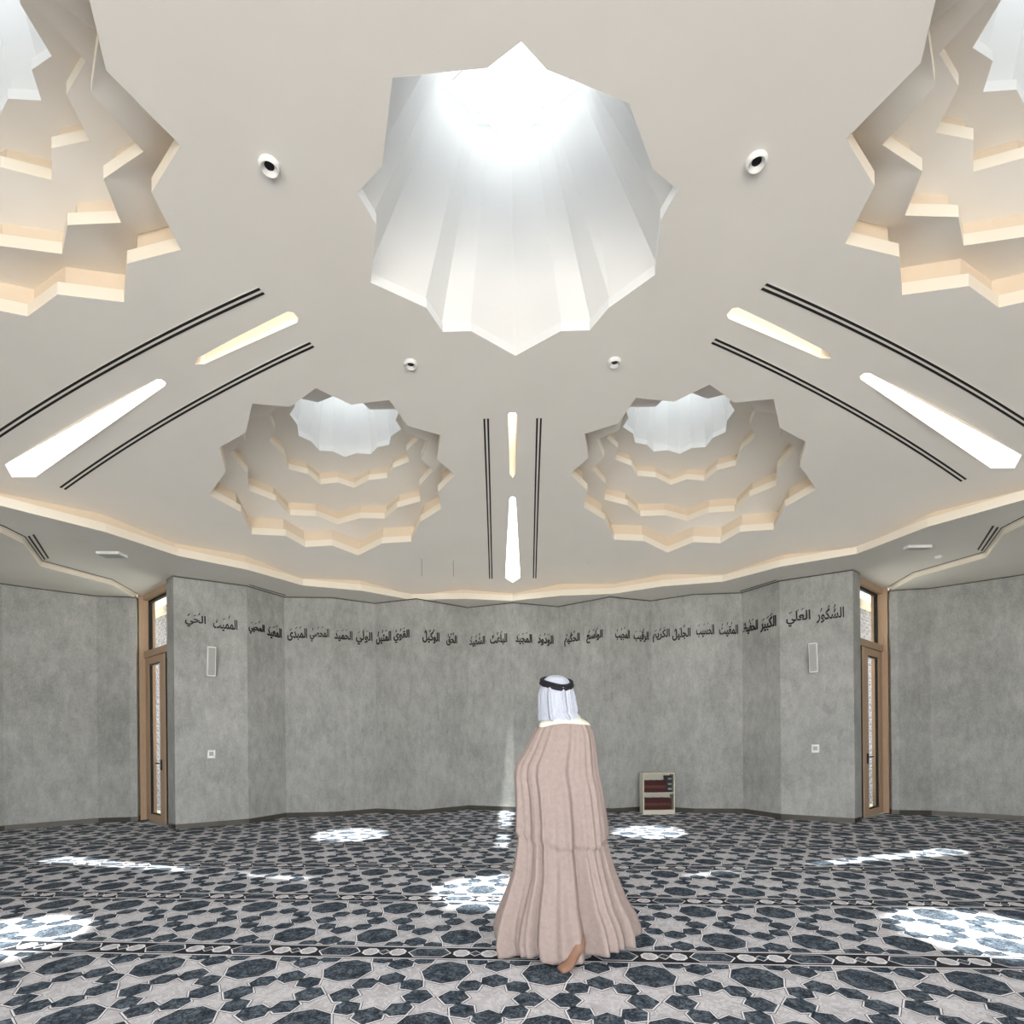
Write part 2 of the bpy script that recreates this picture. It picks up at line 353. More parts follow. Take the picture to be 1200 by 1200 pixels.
# skirting and the dark shadow gap at the wall head
def along(pts, z0, z1, off, name, m):
    ins = grow(pts, -off); mb = MB()
    mb.loft([[(x, y, z0) for x, y in pts], [(x, y, z0) for x, y in ins], [(x, y, z1) for x, y in ins], [(x, y, z1) for x, y in pts]], False)
    tag(mb.build(name, m), kind='structure')
along(FW, 0, .085, .012, 'baseboard_front', M['skirt'])
along(FW, HW - .022, HW - .004, .003, 'trim_4', M['reveal'])
for s, nm, tn in ((-1, 'baseboard_left', 'trim_5'), (1, 'baseboard_right', 'trim_6')):
    p = [pol(r, s * a) for a, r in OUT]
    along(p, 0, .085, .012, nm, M['skirt']); along(p, 4.0, 4.015, .003, tn, M['reveal'])
# ------------------------------------------------------------------ floor and carpet
mb = MB(); mb.prism([pol(10.2, a) for a in range(0, 360, 10)], -.25, -.022); tag(mb.build('floor', M['subfloor']), kind='structure')
mb = MB()
th = math.atan(-.0637); du = (math.cos(th), math.sin(th)); dv = (-math.sin(th), math.cos(th))
def W(u, v, z): return (du[0] * u + dv[0] * v, du[1] * u + dv[1] * v, z)
PU, PV, V0, U0 = .608, 1.165, -.589, -.093
HB = .105                                    # half width of a band
def clip(poly, vlo, vhi):
    for sgn, lim in ((1, vlo), (-1, -vhi)):
        out = []
        for i in range(len(poly)):
            a, b = poly[i - 1], poly[i]; da = sgn * a[1] - lim; db = sgn * b[1] - lim
            if (da >= 0) != (db >= 0):
                t = da / (da - db); out.append((a[0] + (b[0] - a[0]) * t, a[1] + (b[1] - a[1]) * t))
            if db >= 0: out.append(b)
        poly = out
        if len(poly) < 3: return None
    return poly
def offset(poly, d):
    """push a convex polygon's edges out by d"""
    n = len(poly); res = []
    A = sum(poly[i - 1][0] * poly[i][1] - poly[i][0] * poly[i - 1][1] for i in range(n))
    sg = 1 if A > 0 else -1
    for i in range(n):
        p0, p1, p2 = poly[i - 1], poly[i], poly[(i + 1) % n]
        def nrm(a, b):
            x, y = b[0] - a[0], b[1] - a[1]; l = math.hypot(x, y) or 1; return (sg * y / l, -sg * x / l)
        n1, n2 = nrm(p0, p1), nrm(p1, p2); k = 1 + n1[0] * n2[0] + n1[1] * n2[1]
        k = max(k, .45); res.append((p1[0] + d * (n1[0] + n2[0]) / k, p1[1] + d * (n1[1] + n2[1]) / k))
    return res
def put(poly, z, mi, lo=None, hi=None):
    if lo is not None: poly = clip(poly, lo, hi)
    if poly and inside(*W(sum(p[0] for p in poly) / len(poly), sum(p[1] for p in poly) / len(poly), 0)[:2], ROOM):
        mb.face([W(u, v, z) for u, v in poly], mi)
def framed(poly, lo, hi, wl=.0085, wb=.012):
    put(offset(poly, wb), .0006, 3, lo, hi); put(offset(poly, wl), .0012, 2, lo, hi); put(poly, .0018, 1, lo, hi)
ROOM = FW + [pol(r - .002, a) for a, r in OUT] + [pol(9.0, a) for a in range(100, 261, 10)] + [pol(r - .002, -a) for a, r in reversed(OUT)]
mb.face([(x, y, 0) for x, y in ROOM], 0)
def petal(cu, cv, a, diag):
    shp = [(.118, 0), (.165, .072), (.236 if not diag else .225, .078 if not diag else .068), (.292 if not diag else .268, 0),
           (.236 if not diag else .225, -.078 if not diag else -.068), (.165, -.072)]
    c, s = math.cos(R(a)), math.sin(R(a))
    return [(cu + x * c - y * s, cv + x * s + y * c) for x, y in shp]
for row in range(-4, 9):
    vb = V0 + PV * row; lo, hi = vb + HB, vb + PV - HB; vc = vb + PV / 2
    for i in range(-17, 18):
        cu = U0 + PU * i
        if math.hypot(cu, vc) > 10.4: continue
        for m in (-1, 0, 1):
            cv = vc + PU * m
            for k in range(8):
                if m == 1 and not 180 < 45 * k < 360: continue
                if m == -1 and not 0 < 45 * k < 180: continue
                framed(petal(cu, cv, 45 * k, k % 2), lo, hi)
        for m in (-1, 1):
            framed([(cu + PU / 2 + .150 * math.cos(R(45 * k)), vc + m * PU / 2 + .150 * math.sin(R(45 * k))) for k in range(8)], lo, hi)
        # band motifs
        hx = cu + PU * .23
        L_, h_ = .135, .062
        framed([(hx - L_, vb), (hx - L_ + .045, vb - h_), (hx + L_ - .045, vb - h_), (hx + L_, vb), (hx + L_ - .045, vb + h_), (hx - L_ + .045, vb + h_)], None, None, .008, .008)
        for q in (-1, 1):
            fx = hx + PU / 2 + q * .092
            put([(fx + .058 * math.cos(R(22.5 + 45 * k)), vb + .058 * math.sin(R(22.5 + 45 * k))) for k in range(8)], .0018, 2)
            put([(fx + .045 * math.cos(R(45 * k)), vb + .045 * math.sin(R(45 * k))) for k in range(8)], .0022, 0)
        framed([(hx + PU / 2 - .036, vb), (hx + PU / 2, vb - .036), (hx + PU / 2 + .036, vb), (hx + PU / 2, vb + .036)], None, None, .006, .006)
        u0, u1 = cu - PU / 2, cu + PU / 2
        put([(u0, vb - HB), (u1, vb - HB), (u1, vb + HB), (u0, vb + HB)], .0003, 3)
        for q in (-1, 1):
            put([(u0, vb + q * .092 - .006), (u1, vb + q * .092 - .006), (u1, vb + q * .092 + .006), (u0, vb + q * .092 + .006)], .0005, 2)
carpet = mb.build('carpet', [M['carpet_light'], M['carpet_dark'], M['carpet_line'], M['carpet_black']], None, merge=0)
for p in carpet.data.polygons:
    if p.normal.z < 0: p.flip()
tag(carpet, 'fitted prayer carpet of slate blue stars and petals in banded rows', 'carpet')
# ------------------------------------------------------------------ doors with transoms, left and right
er = (math.sin(R(51.3)), math.cos(R(51.3))); en = (-er[1], er[0])
P0 = pol(7.02, 51.3)
def door_side(s):
    side = 'left' if s < 0 else 'right'
    o = (s * P0[0], P0[1], 0); ux = (s * er[0], er[1], 0); uy = (s * en[0], en[1], 0); uz = (0, 0, 1)
    n = 1 if s < 0 else 2
    def B(mb, a, b): mb.box(o, ux, uy, uz, a, b)
    loc = (s * (P0[0] + er[0] * 1.2 + en[0] * .1), P0[1] + er[1] * 1.2 + en[1] * .1, 0)
    root = empty('door_%d' % n, loc); tag(root, kind='structure')
    mb = MB()
    B(mb, (1.69, .0, 0), (1.745, .26, HW)); B(mb, (.31, .02, 0), (.345, .26, HW)); B(mb, (.345, .07, 2.95), (1.69, .20, 3.07)); B(mb, (.345, .07, HW - .09), (1.69, .22, HW))
    B(mb, (.70, .09, .0), (.735, .17, 2.95))
    mb.build('frame', M['wood'], root, bevel=.004)
    lf = MB()
    for a, b in (((.745, .09, .012), (.955, .145, 2.94)), ((1.49, .09, .012), (1.68, .145, 2.94)), ((.955, .09, .012), (1.49, .145, .13)), ((.955, .09, 2.82), (1.49, .145, 2.94))): B(lf, a, b)
    leaf = lf.build('leaf', M['wood'], root, bevel=.003)
    g = MB()
    for a, b in (((.955, .10, .13), (.975, .14, 2.82)), ((1.465, .10, .13), (1.49, .14, 2.82)), ((.975, .10, .13), (1.465, .14, .15)), ((.975, .10, 2.80), (1.465, .14, 2.82))): B(g, a, b)
    g.build('bead', M['black'], leaf)
    g = MB(); B(g, (.975, .113, .15), (1.465, .123, 2.80)); g.build('pane', M['glass'], leaf)
    g = MB(); B(g, (.86, .07, .93), (.90, .09, 1.11)); B(g, (.873, .035, 1.045), (.888, .075, 1.06)); B(g, (.873, .03, 1.04), (1.01, .048, 1.062)); B(g, (.872, .07, .955), (.888, .066, .975))
    g.build('handle', M['black'], leaf, bevel=.003)
    sd = MB()
    for a, b in (((.345, .10, .0), (.375, .145, 2.95)), ((.67, .10, .0), (.70, .145, 2.95)), ((.375, .10, 0), (.67, .145, .1)), ((.375, .10, 2.85), (.67, .145, 2.95))): B(sd, a, b)
    sl = sd.build('sidelight', M['black'], root); g = MB(); B(g, (.375, .118, .1), (.67, .128, 2.85)); g.build('pane', M['glass'], sl)
    w = MB()
    for a, b in (((1.645, .15, 3.07), (1.69, .20, HW - .09)), ((.345, .15, 3.07), (.375, .20, HW - .09)), ((.375, .15, HW - .13), (1.645, .20, HW - .09)), ((.375, .15, 3.07), (1.645, .20, 3.09))): B(w, a, b)
    wr = w.build('window_%d' % n, M['black']); tag(wr, kind='structure')
    g = MB(); B(g, (.375, .172, 3.09), (1.645, .180, HW - .13)); g.build('pane', M['glass'], wr)
    # screen wall outside
    root = empty('lattice_screen', (loc[0] + s * en[0] * .4, loc[1] + en[1] * .4, 0))
    tag(root, 'pale pierced lattice screen outside the %s door and its window' % side, 'screen', 'lattice screens')
    f = MB()
    B(f, (2.58, .42, 0), (2.8, .56, 4.0)); B(f, (.5, .42, 3.86), (2.58, .56, 4.0)); B(f, (.5, .42, 0), (2.58, .56, .08)); B(f, (.4, .42, 0), (.5, .56, 4.0))
    f.build('frame', M['render'], root)
    lt = MB(); st = .13
    rows_ = int(3.8 / st); cols = int(2.07 / st)
    O, X, Y, Z = map(Vector, (o, ux, uy, uz))
    def ringp(t, z, r0, r1):
        k = 8
        for (ya, yb) in ((.475, .505),):
            A = [O + X * (t + r0 * math.cos(2 * math.pi * i / k)) + Z * (z + r0 * math.sin(2 * math.pi * i / k)) + Y * ya for i in range(k)]
            C = [O + X * (t + r1 * math.cos(2 * math.pi * i / k)) + Z * (z + r1 * math.sin(2 * math.pi * i / k)) + Y * ya for i in range(k)]
            D = [p + Y * (yb - ya) for p in A]; E_ = [p + Y * (yb - ya) for p in C]
            lt.loft([A, C, E_, D, A])
    for i in range(cols + 1):
        for j in range(rows_ + 1):
            t = .5 + st * i; z = .08 + st * j + (st / 2 if i % 2 else 0)
            if z > 3.86 or t > 2.57: continue
            ringp(t, z, .046, .060)
            B(lt, (t + .057, .478, z - .008), (t + st - .057, .502, z + .008)) if i % 2 == 0 else None
            B(lt, (t - .008, .478, z + .057), (t + .008, .502, z + st - .057))
    lt.build('lattice', M['lattice'], root)
    # planting and ground outside
    gp = MB(); q = [(o[0] + ux[0] * a + uy[0] * b, o[1] + ux[1] * a + uy[1] * b) for a, b in ((.4, .30), (2.9, .30), (3.9, 3.4), (.2, 3.4))]
    gp.prism(q, -.1, -.001); tag(gp.build('trim_%d' % (n + 6), M['paving']), kind='structure')
    for k, (a, b, h) in enumerate(((1.55, 1.3, 1.0), (2.3, 2.1, 1.9))):
        rr = random.Random(k + 5 * n); c = Vector(o) + Vector(ux) * a + Vector(uy) * b
        sh = empty('garden_shrub', tuple(c))
        tag(sh, '%s green garden shrub outside the lattice of the %s door' % (('low', 'tall')[k], side), 'shrub', 'shrubs outside the doors')
        m2 = MB()
        for q in range(6):
            an = rr.uniform(0, 6.28); m2.tube([tuple(c), tuple(c + Vector((.1 * math.cos(an), .1 * math.sin(an), h * .5))), tuple(c + Vector((.25 * math.cos(an), .25 * math.sin(an), h * .9)))], .012, 5)
        m2.build('stem', M['stem'], sh)
        m2 = MB()
        for q in range(380):
            an = rr.uniform(0, 6.28); rad = .42 * math.sqrt(rr.random()); p = c + Vector((rad * math.cos(an), rad * math.sin(an), rr.uniform(.15, 1) * h))
            d1 = Vector((rr.uniform(-1, 1), rr.uniform(-1, 1), rr.uniform(-.6, 1))).normalized(); d2 = d1.orthogonal().normalized()
            l = rr.uniform(.05, .1)
            m2.face([p - d1 * l, p + d2 * l * .4 + d1.cross(d2) * .01, p + d1 * l, p - d2 * l * .4 + d1.cross(d2) * .01])
        m2.build('foliage', M['leaf'], sh)
door_side(-1); door_side(1)
# ------------------------------------------------------------------ black twin line diffusers
def dome_line(name, label, a0, w0, a1, w1, axis, group):
    """twin slots along the dome from radius a0 (offset w0) to a1 (offset w1) beside a radial axis"""
    u = (math.sin(R(axis)), math.cos(R(axis))); v = (u[1], -u[0]); n = 22
    c = [(a0 + (a1 - a0) * i / n, w0 + (w1 - w0) * i / n) for i in range(n + 1)]
    mid = c[n // 2]; root = empty(name, (u[0] * mid[0] + v[0] * mid[1], u[1] * mid[0] + v[1] * mid[1], dome(mid[0], mid[1])))
    tag(root, label, 'ceiling diffuser', group)
    def strip(o0, o1, z0, z1, nm, m):
        def L(o, dz):
            out = []
            for r, w in c:
                x, y = u[0] * r + v[0] * (w + o), u[1] * r + v[1] * (w + o); out.append((x, y, dome(x, y) + dz))
            return out
        mb = MB(); mb.loft([L(o0, z1), L(o0, z0), L(o1, z0), L(o1, z1)], False); mb.build(nm, m, root)
    strip(-.040, .040, -.003, .0, 'frame', M['plaster'])
    strip(-.033, -.011, -.005, -.001, 'slot', M['black']); strip(.011, .033, -.005, -.001, 'slot', M['black'])
G = 'twin black line diffusers'
for ax, nm in ((0, 'middle'), (-72, 'left'), (72, 'right')):
    for sgn in (-1, 1):
        if ax == 0: t = 'straight twin black diffuser line just %s of the middle slots' % ('left' if sgn < 0 else 'right')
        else:
            upper = (sgn > 0) == (ax > 0)
            t = 'curving twin black diffuser line %s the %s slot skylights' % ('above' if upper else 'below', nm)
        dome_line('line_diffuser', t, 2.10, sgn * .31, 5.74, sgn * .41, ax, G)
# hairline joints near the ring
for k, y0, y1, nm in ((-.171, 5.05, 5.55, 'trim_9'), (-.110, 5.15, 5.62, 'trim_10'), (.151, 5.0, 5.5, 'trim_11')):
    mb = MB(); ys = [y0 + (y1 - y0) * i / 5 for i in range(6)]
    for o in (0,): mb.strip([(CX + k * (y - CY) - .003, y, dome(CX + k * (y - CY), y) - .002) for y in ys], [(CX + k * (y - CY) + .003, y, dome(CX + k * (y - CY), y) - .002) for y in ys], False)
    tag(mb.build(nm, M['reveal']), kind='structure')
# soffit lines: along the step, and above the wall folds
def flat_line(pts, offs, z, name, label, group):
    root = empty(name, (pts[0][0], pts[0][1], z)); tag(root, label, 'ceiling diffuser', group)
    for o, w in offs:
        a, b = grow(pts, o - w / 2), grow(pts, o + w / 2); mb = MB()
        mb.loft([[(x, y, z) for x, y in a], [(x, y, z - .004) for x, y in a], [(x, y, z - .004) for x, y in b], [(x, y, z) for x, y in b]], False)
        mb.build('slot', M['black'], root)
for s, nm in ((-1, 'left'), (1, 'right')):
    e = [pol(r, s * a) for a, r in STEP]
    flat_line(e[0:6], [(-.05, .022)], HW, 'line_diffuser', 'thin black diffuser line following the stepped soffit edge on the %s' % nm, 'soffit lines')
    flat_line([e[2], e[3]], [(-.24, .045), (-.13, .045)], HW, 'line_diffuser', 'short twin black diffuser at the kink of the %s soffit step' % nm, 'soffit lines')
    a, b = pol(7.07, s * 36.9), pol(6.74, s * 42.8); dx = (s * -.06, -.03)
    q = [(a[0] + dx[0], a[1] + dx[1] - .05), (b[0] + dx[0], b[1] + dx[1])]
    flat_line(q, [(0, .03)], HW, 'line_diffuser', 'thin black line in the soffit over the dark return of the %s pier' % nm, 'soffit lines')
# ------------------------------------------------------------------ downlights
def downlight(r, a, label):
    x, y = pol(r, a); z = dome(x, y); root = empty('downlight', (x, y, z)); tag(root, label, 'downlight', 'recessed spots around the centre star')
    def ringz(rad, dz, n=28): return [(x + rad * math.cos(2 * math.pi * i / n), y + rad * math.sin(2 * math.pi * i / n), z + dz) for i in range(n)]
    mb = MB(); mb.loft([ringz(.068, .008), ringz(.068, -.004), ringz(.058, -.030), ringz(.052, -.030)]); mb.build('trim_ring', M['metalw'], root, True)
    mb = MB(); mb.loft([ringz(.052, -.030), ringz(.031, -.004)]); mb.build('reflector', M['white'], root, True)
    mb = MB(); mb.loft([ringz(.0315, -.0045), ringz(.02, -.0042), ringz(.0, -.0042)]); mb.build('lens', M['lens'], root)
for a, t in ((-108.8, 'recessed white spot light with black lens, left of the big white star'), (108.8, 'recessed white spot light with black lens, right of the big white star'),
             (-39, 'small recessed spot light above the left tiered star'), (39, 'small recessed spot light above the right tiered star')):
    downlight(1.70 if abs(a) > 90 else 1.64, a, t)
def soffit_light(r, a, sx, sy, label, rot):
    x, y = pol(r, a); root = empty('soffit_light', (x, y, HW)); tag(root, label, 'ceiling light', 'small soffit fittings')
    c, s_ = math.cos(R(rot)), math.sin(R(rot))
    mb = MB(); mb.box((x, y, HW), (c, s_, 0), (-s_, c, 0), (0, 0, 1), (-sx, -sy, -.035), (sx, sy, 0)); mb.build('housing', M['metalw'], root, bevel=.004)
    mb = MB(); mb.box((x, y, HW), (c, s_, 0), (-s_, c, 0), (0, 0, 1), (-sx * .9, -sy * .85, -.039), (sx * .9, sy * .85, -.034)); mb.build('diffuser', M['steel'], root)
soffit_light(6.64, -59.2, .16, .09, 'small flat white soffit light above the left door', 0)
soffit_light(6.68, 59.4, .17, .05, 'small flat white soffit light above the right door', 0)
x, y = pol(7.45, 59.1); root = empty('smoke_detector', (x, y, HW)); tag(root, 'tiny white smoke detector on the soffit near the right door', 'smoke detector')
def circ(r, z, n=20): return [(x + r * math.cos(2 * math.pi * i / n), y + r * math.sin(2 * math.pi * i / n), z) for i in range(n)]
mb = MB(); mb.loft([circ(.05, HW), circ(.05, HW - .015), circ(0, HW - .015)]); mb.build('base', M['metalw'], root)
mb = MB(); mb.loft([circ(.036, HW - .015), circ(.03, HW - .035), circ(0, HW - .037)]); mb.build('sensor_head', M['metalw'], root)
# ------------------------------------------------------------------ things on the piers
def wall_frame(px, seg):
    """point of wall segment seg under image column px, with its along and inward directions"""
    a, b = Vector(FW[seg]), Vector(FW[seg + 1]); d = (b - a).normalized()
    k = (px - 600) / F; cx, cy = a.x - CX, a.y - CY
    t = (k * cy - cx) / (d.x - k * d.y); p = a + d * t
    n = Vector((d.y, -d.x));
    if n.dot(-p) < 0: n = -n
    return p, d, n
def height_at(px, py, p): return CZ + (YH + ROLL * (px - 600) - py) / F * (p.y - CY)
NSEG = len(FW) - 1
def seg_of(px):
    best = None
    for i in range(NSEG):
        xs = [600 + F * (q[0] - CX) / (q[1] - CY) for q in (FW[i], FW[i + 1])]
        if min(xs) <= px <= max(xs) and abs(xs[0] - xs[1]) > 12: best = i
    return best
def speaker(px, py, side):
    p, d, n = wall_frame(px, seg_of(px)); z = height_at(px, py, p)
    root = empty('speaker', (p.x, p.y, z)); tag(root, 'slim white column speaker with grey grille mounted on the %s pier' % side, 'speaker', 'pier speakers')
    n3 = Vector((n.x, n.y, 0)); d3 = Vector((d.x, d.y, 0)); tilt = R(9)
    fwd = (n3 * math.cos(tilt) - Vector((0, 0, 1)) * math.sin(tilt)); up = (Vector((0, 0, 1)) * math.cos(tilt) + n3 * math.sin(tilt))
    # swivelled a little towards the middle of the hall
    sw = R(9) * (1 if side == 'left' else -1)
    rot = Matrix.Rotation(sw * (1 if d3.cross(n3).z > 0 else 1), 3, 'Z'); fwd = rot @ fwd; up = rot @ up; dd = up.cross(fwd).normalized()
    o = Vector((p.x, p.y, z)) + n3 * .15
    mb = MB(); mb.box(o, dd, fwd, up, (-.062, -.04, -.24), (.062, .035, .24)); mb.build('cabinet', M['metalw'], root, bevel=.006)
    mb = MB(); mb.box(o, dd, fwd, up, (-.05, .034, -.224), (.05, .041, .224)); mb.build('grille', M['grille'], root)
    mb = MB(); mb.box((p.x, p.y, z), d3, n3, (0, 0, 1), (-.03, 0, -.04), (.03, .012, .04)); mb.tube([(p.x, p.y, z), tuple(o - fwd * .04)], .012, 8)
    mb.build('bracket', M['grille'], root)
speaker(248.0, 776.5, 'left'); speaker(954.5, 772, 'right')
def thermostat(px, py, side):
    p, d, n = wall_frame(px, seg_of(px)); z = height_at(px, py, p); o = (p.x, p.y, z)
    root = empty('thermostat', o); tag(root, 'square grey thermostat with dark screen low on the %s pier' % side, 'thermostat', 'pier thermostats')
    d3, n3 = (d.x, d.y, 0), (n.x, n.y, 0)
    mb = MB(); mb.box(o, d3, n3, (0, 0, 1), (-.068, 0, -.085), (.068, .016, .085)); mb.build('plate', M['grille'], root, bevel=.005)
    mb = MB(); mb.box(o, d3, n3, (0, 0, 1), (-.056, .015, -.062), (.056, .022, .070)); mb.build('face', M['steel'], root, bevel=.003)
    mb = MB(); mb.box(o, d3, n3, (0, 0, 1), (-.034, .021, -.03), (.034, .026, .045)); mb.build('display', M['screen'], root)
thermostat(247.5, 884, 'left'); thermostat(955.5, 877.5, 'right')
# ------------------------------------------------------------------ calligraphy
FORMS = {'ا': (0xFE8D, 2), 'ب': (0xFE8F, 4), 'ت': (0xFE95, 4), 'ث': (0xFE99, 4), 'ج': (0xFE9D, 4), 'ح': (0xFEA1, 4), 'د': (0xFEA9, 2), 'ر': (0xFEAD, 2),
         'س': (0xFEB1, 4), 'ش': (0xFEB5, 4), 'ص': (0xFEB9, 4), 'ظ': (0xFEC5, 4), 'ع': (0xFEC9, 4), 'ف': (0xFED1, 4), 'ق': (0xFED5, 4), 'ك': (0xFED9, 4),
         'ل': (0xFEDD, 4), 'م': (0xFEE1, 4), 'ن': (0xFEE5, 4), 'ه': (0xFEE9, 4), 'و': (0xFEED, 2), 'ي': (0xFEF1, 4), 'ى': (0xFEEF, 2)}
def shape(word):
    out = []
    for i, ch in enumerate(word):
        b, k = FORMS[ch]; prev = i > 0 and FORMS[word[i - 1]][1] == 4; nxt = k == 4 and i < len(word) - 1
        f = (1 if prev else 0) if not nxt else (3 if prev else 2)
        out.append(chr(b + f))
    return ''.join(reversed(out))
WORDS = [('الحي', 218, 242.5, 718, 735, 'al-Hayy'), ('المميت', 251, 279.5, 721, 740, 'al-Mumit'), ('المحيي', 292.5, 311, 727, 744, 'al-Muhyi'), ('المعيد', 314, 331, 732, 749, 'al-Muid'),
 ('المبدى', 338, 361, 734, 751, 'al-Mubdi'), ('المحصي', 364.5, 387, 734, 752, 'al-Muhsi'), ('الحميد', 393, 414, 737, 752, 'al-Hamid'), ('الولي', 418, 437.5, 738, 756, 'al-Wali'),
 ('المتين', 442, 459.5, 738, 755, 'al-Matin'), ('القوي', 462.5, 481, 735.5, 753, 'al-Qawi'), ('الوكيل', 496, 516, 737, 754, 'al-Wakil'), ('الحق', 524, 536.5, 741, 757, 'al-Haqq'),
 ('الشهيد', 551, 569.5, 742, 758, 'ash-Shahid'), ('الباعث', 575.5, 595.5, 740, 756, 'al-Baith'), ('المجيد', 605, 624.5, 740.5, 755.5, 'al-Majid'), ('الودود', 631, 649.5, 742, 757, 'al-Wadud'),
 ('الحكيم', 662.5, 680.5, 739.5, 757, 'al-Hakim'), ('الواسع', 688.5, 707.5, 736, 753, 'al-Wasi'), ('المجيب', 722, 739, 734, 750.5, 'al-Mujib'), ('الرقيب', 743.5, 761, 736.5, 752.5, 'ar-Raqib'),
 ('الكريم', 766, 786, 735, 752, 'al-Karim'), ('الجليل', 789, 810.5, 732.5, 750, 'al-Jalil'), ('الحسيب', 817, 838, 729.5, 747, 'al-Hasib'), ('المقيت', 844, 866, 729, 746, 'al-Muqit'),
 ('الحفيظ', 872, 889.5, 725.5, 742.5, 'al-Hafiz'), ('الكبير', 892.5, 911, 719.5, 739.5, 'al-Kabir'), ('العلي', 922.5, 951, 713, 733.5, 'al-Ali'), ('الشكور', 958, 990.5, 709, 729, 'ash-Shakur')]
def text_mesh(body):
    cu = bpy.data.curves.new('calligraphy', 'FONT'); cu.body = body; cu.offset = .024; cu.resolution_u = 3
    o = bpy.data.objects.new('calligraphy', cu); COL.objects.link(o); bpy.context.view_layer.update()
    me = bpy.data.meshes.new_from_object(o.evaluated_get(bpy.context.evaluated_depsgraph_get()))
    bpy.data.objects.remove(o); bpy.data.curves.remove(cu)
    v = [tuple(q.co) for q in me.vertices]; f = [tuple(p.vertices) for p in me.polygons]; bpy.data.meshes.remove(me)
    return v, f
def marks(rng, w):
    """small vowel strokes over the low letters: slanted dashes and hooks"""
    out = []
    for k, x in enumerate((w * .12, w * .40, w * .62)):
        y = .60 + .10 * k + rng.uniform(-.04, .06)
        if (k + rng.randint(0, 1)) % 2 == 0: out.append([(x, y), (x + .02, y - .05), (x + .28, y + .08), (x + .26, y + .12)])
        else: out.append([(x, y - .04), (x + .07, y - .06), (x + .17, y + .10), (x + .11, y + .14)]); out.append([(x + .08, y + .12), (x + .19, y + .07), (x + .19, y + .20), (x + .10, y + .19)])
    return out
for i, (wd, x0, x1, y0, y1, tr) in enumerate(WORDS):
    v, f = text_mesh(shape(wd)); rng = random.Random(i)
    wmax = max(q[0] for q in v)
    for poly in marks(rng, wmax):
        n = len(v); v += [(a, b, 0) for a, b in poly]; f.append(tuple(range(n, n + 4)))
    seg = seg_of((x0 + x1) / 2); pa, d, n = wall_frame(x0, seg); pb, _, _ = wall_frame(x1, seg); xm = (x0 + x1) / 2; pm, _, _ = wall_frame(xm, seg)
    z1 = height_at(xm, y0, pm); z0 = height_at(xm, y1, pm)
    xs = [q[0] for q in v]; ys = [q[1] for q in v]; ax, bx, ay, by = min(xs), max(xs), min(ys), max(ys)
    def place(q, off):
        t = (q[0] - ax) / (bx - ax); p = pa + (pb - pa) * t + n * off
        return (p.x, p.y, z0 + (z1 - z0) * (q[1] - ay) / (by - ay))
    par = list(range(len(v)))
    def find(k):
        while par[k] != k: par[k] = par[par[k]]; k = par[k]
        return k
    for t in f:
        for k in t[1:]: par[find(k)] = find(t[0])
    isl = {}
    for t in f: isl.setdefault(find(t[0]), []).append(t)
    o = empty('wall_calligraphy', (pm.x, pm.y, z0))
    for fs in isl.values():
        ids = sorted({k for t in fs for k in t}); nx = {k: j for j, k in enumerate(ids)}
        wx = max(v[k][0] for k in ids) - min(v[k][0] for k in ids); wy = max(v[k][1] for k in ids) - min(v[k][1] for k in ids)
        bm = bmesh.new(); bv = [bm.verts.new(place(v[k], .009)) for k in ids]
        for t in fs:
            try: bm.faces.new([bv[nx[k]] for k in t])
            except ValueError: pass
        ret = bmesh.ops.extrude_face_region(bm, geom=list(bm.faces))
        bmesh.ops.translate(bm, verts=[e for e in ret['geom'] if isinstance(e, bmesh.types.BMVert)], vec=(-n.x * .0085, -n.y * .0085, 0))
        bmesh.ops.recalc_face_normals(bm, faces=bm.faces)
        nm = 'dot' if max(wx, wy) < .17 else 'vowel_mark' if wy < .34 and wx < .4 and min(v[k][1] for k in ids) > .6 else 'letter'
        me = bpy.data.meshes.new(nm); bm.to_mesh(me); bm.free(); me.materials.append(M['ink'])
        c = bpy.data.objects.new(nm, me); COL.objects.link(c); c.parent = o; c.matrix_parent_inverse = Matrix.Translation((-pm.x, -pm.y, -z0))
    where = 'left end' if i == 0 else 'right end' if i == len(WORDS) - 1 else '%s from the left' % ['', 'second', 'third', 'fourth', 'fifth', 'sixth', 'seventh', 'eighth', 'ninth', 'tenth', 'eleventh', 'twelfth', 'thirteenth', 'fourteenth', 'fifteenth', 'sixteenth', 'seventeenth', 'eighteenth', 'nineteenth', 'twentieth', 'twenty-first', 'twenty-second', 'twenty-third', 'twenty-fourth', 'twenty-fifth', 'twenty-sixth', 'twenty-seventh'][i]
    tag(o, 'black Arabic wall lettering %s (%s), %s of the row' % (wd, tr, where), 'lettering', 'row of calligraphic words on the wall')
# ------------------------------------------------------------------ bookcase
bx0, bx1, by0, by1, bh = 2.36, 2.945, 5.565, 5.83, .763
root = empty('bookcase', ((bx0 + bx1) / 2, (by0 + by1) / 2, .002)); tag(root, 'small cream two-shelf bookcase standing against the grey front wall', 'bookcase')
I3 = ((1, 0, 0), (0, 1, 0), (0, 0, 1))
def bx(name, a, b, m, par, bev=.002):
    mb = MB(); mb.box((0, 0, 0), *I3, a, b); return mb.build(name, m, par, bevel=bev)
t = .02
bx('side_panel', (bx0, by0, .002), (bx0 + t, by1, bh), M['shelf'], root); bx('side_panel', (bx1 - t, by0, .002), (bx1, by1, bh), M['shelf'], root)
bx('top_panel', (bx0 + t, by0, bh - t), (bx1 - t, by1, bh), M['shelf'], root); bx('shelf', (bx0 + t, by0 + .004, .385), (bx1 - t, by1 - .01, .405), M['shelf'], root)
bx('shelf', (bx0 + t, by0 + .004, .066), (bx1 - t, by1 - .01, .084), M['shelf'], root); bx('plinth', (bx0 + t, by0 + .003, .002), (bx1 - t, by0 + .02, .066), M['shelf'], root)
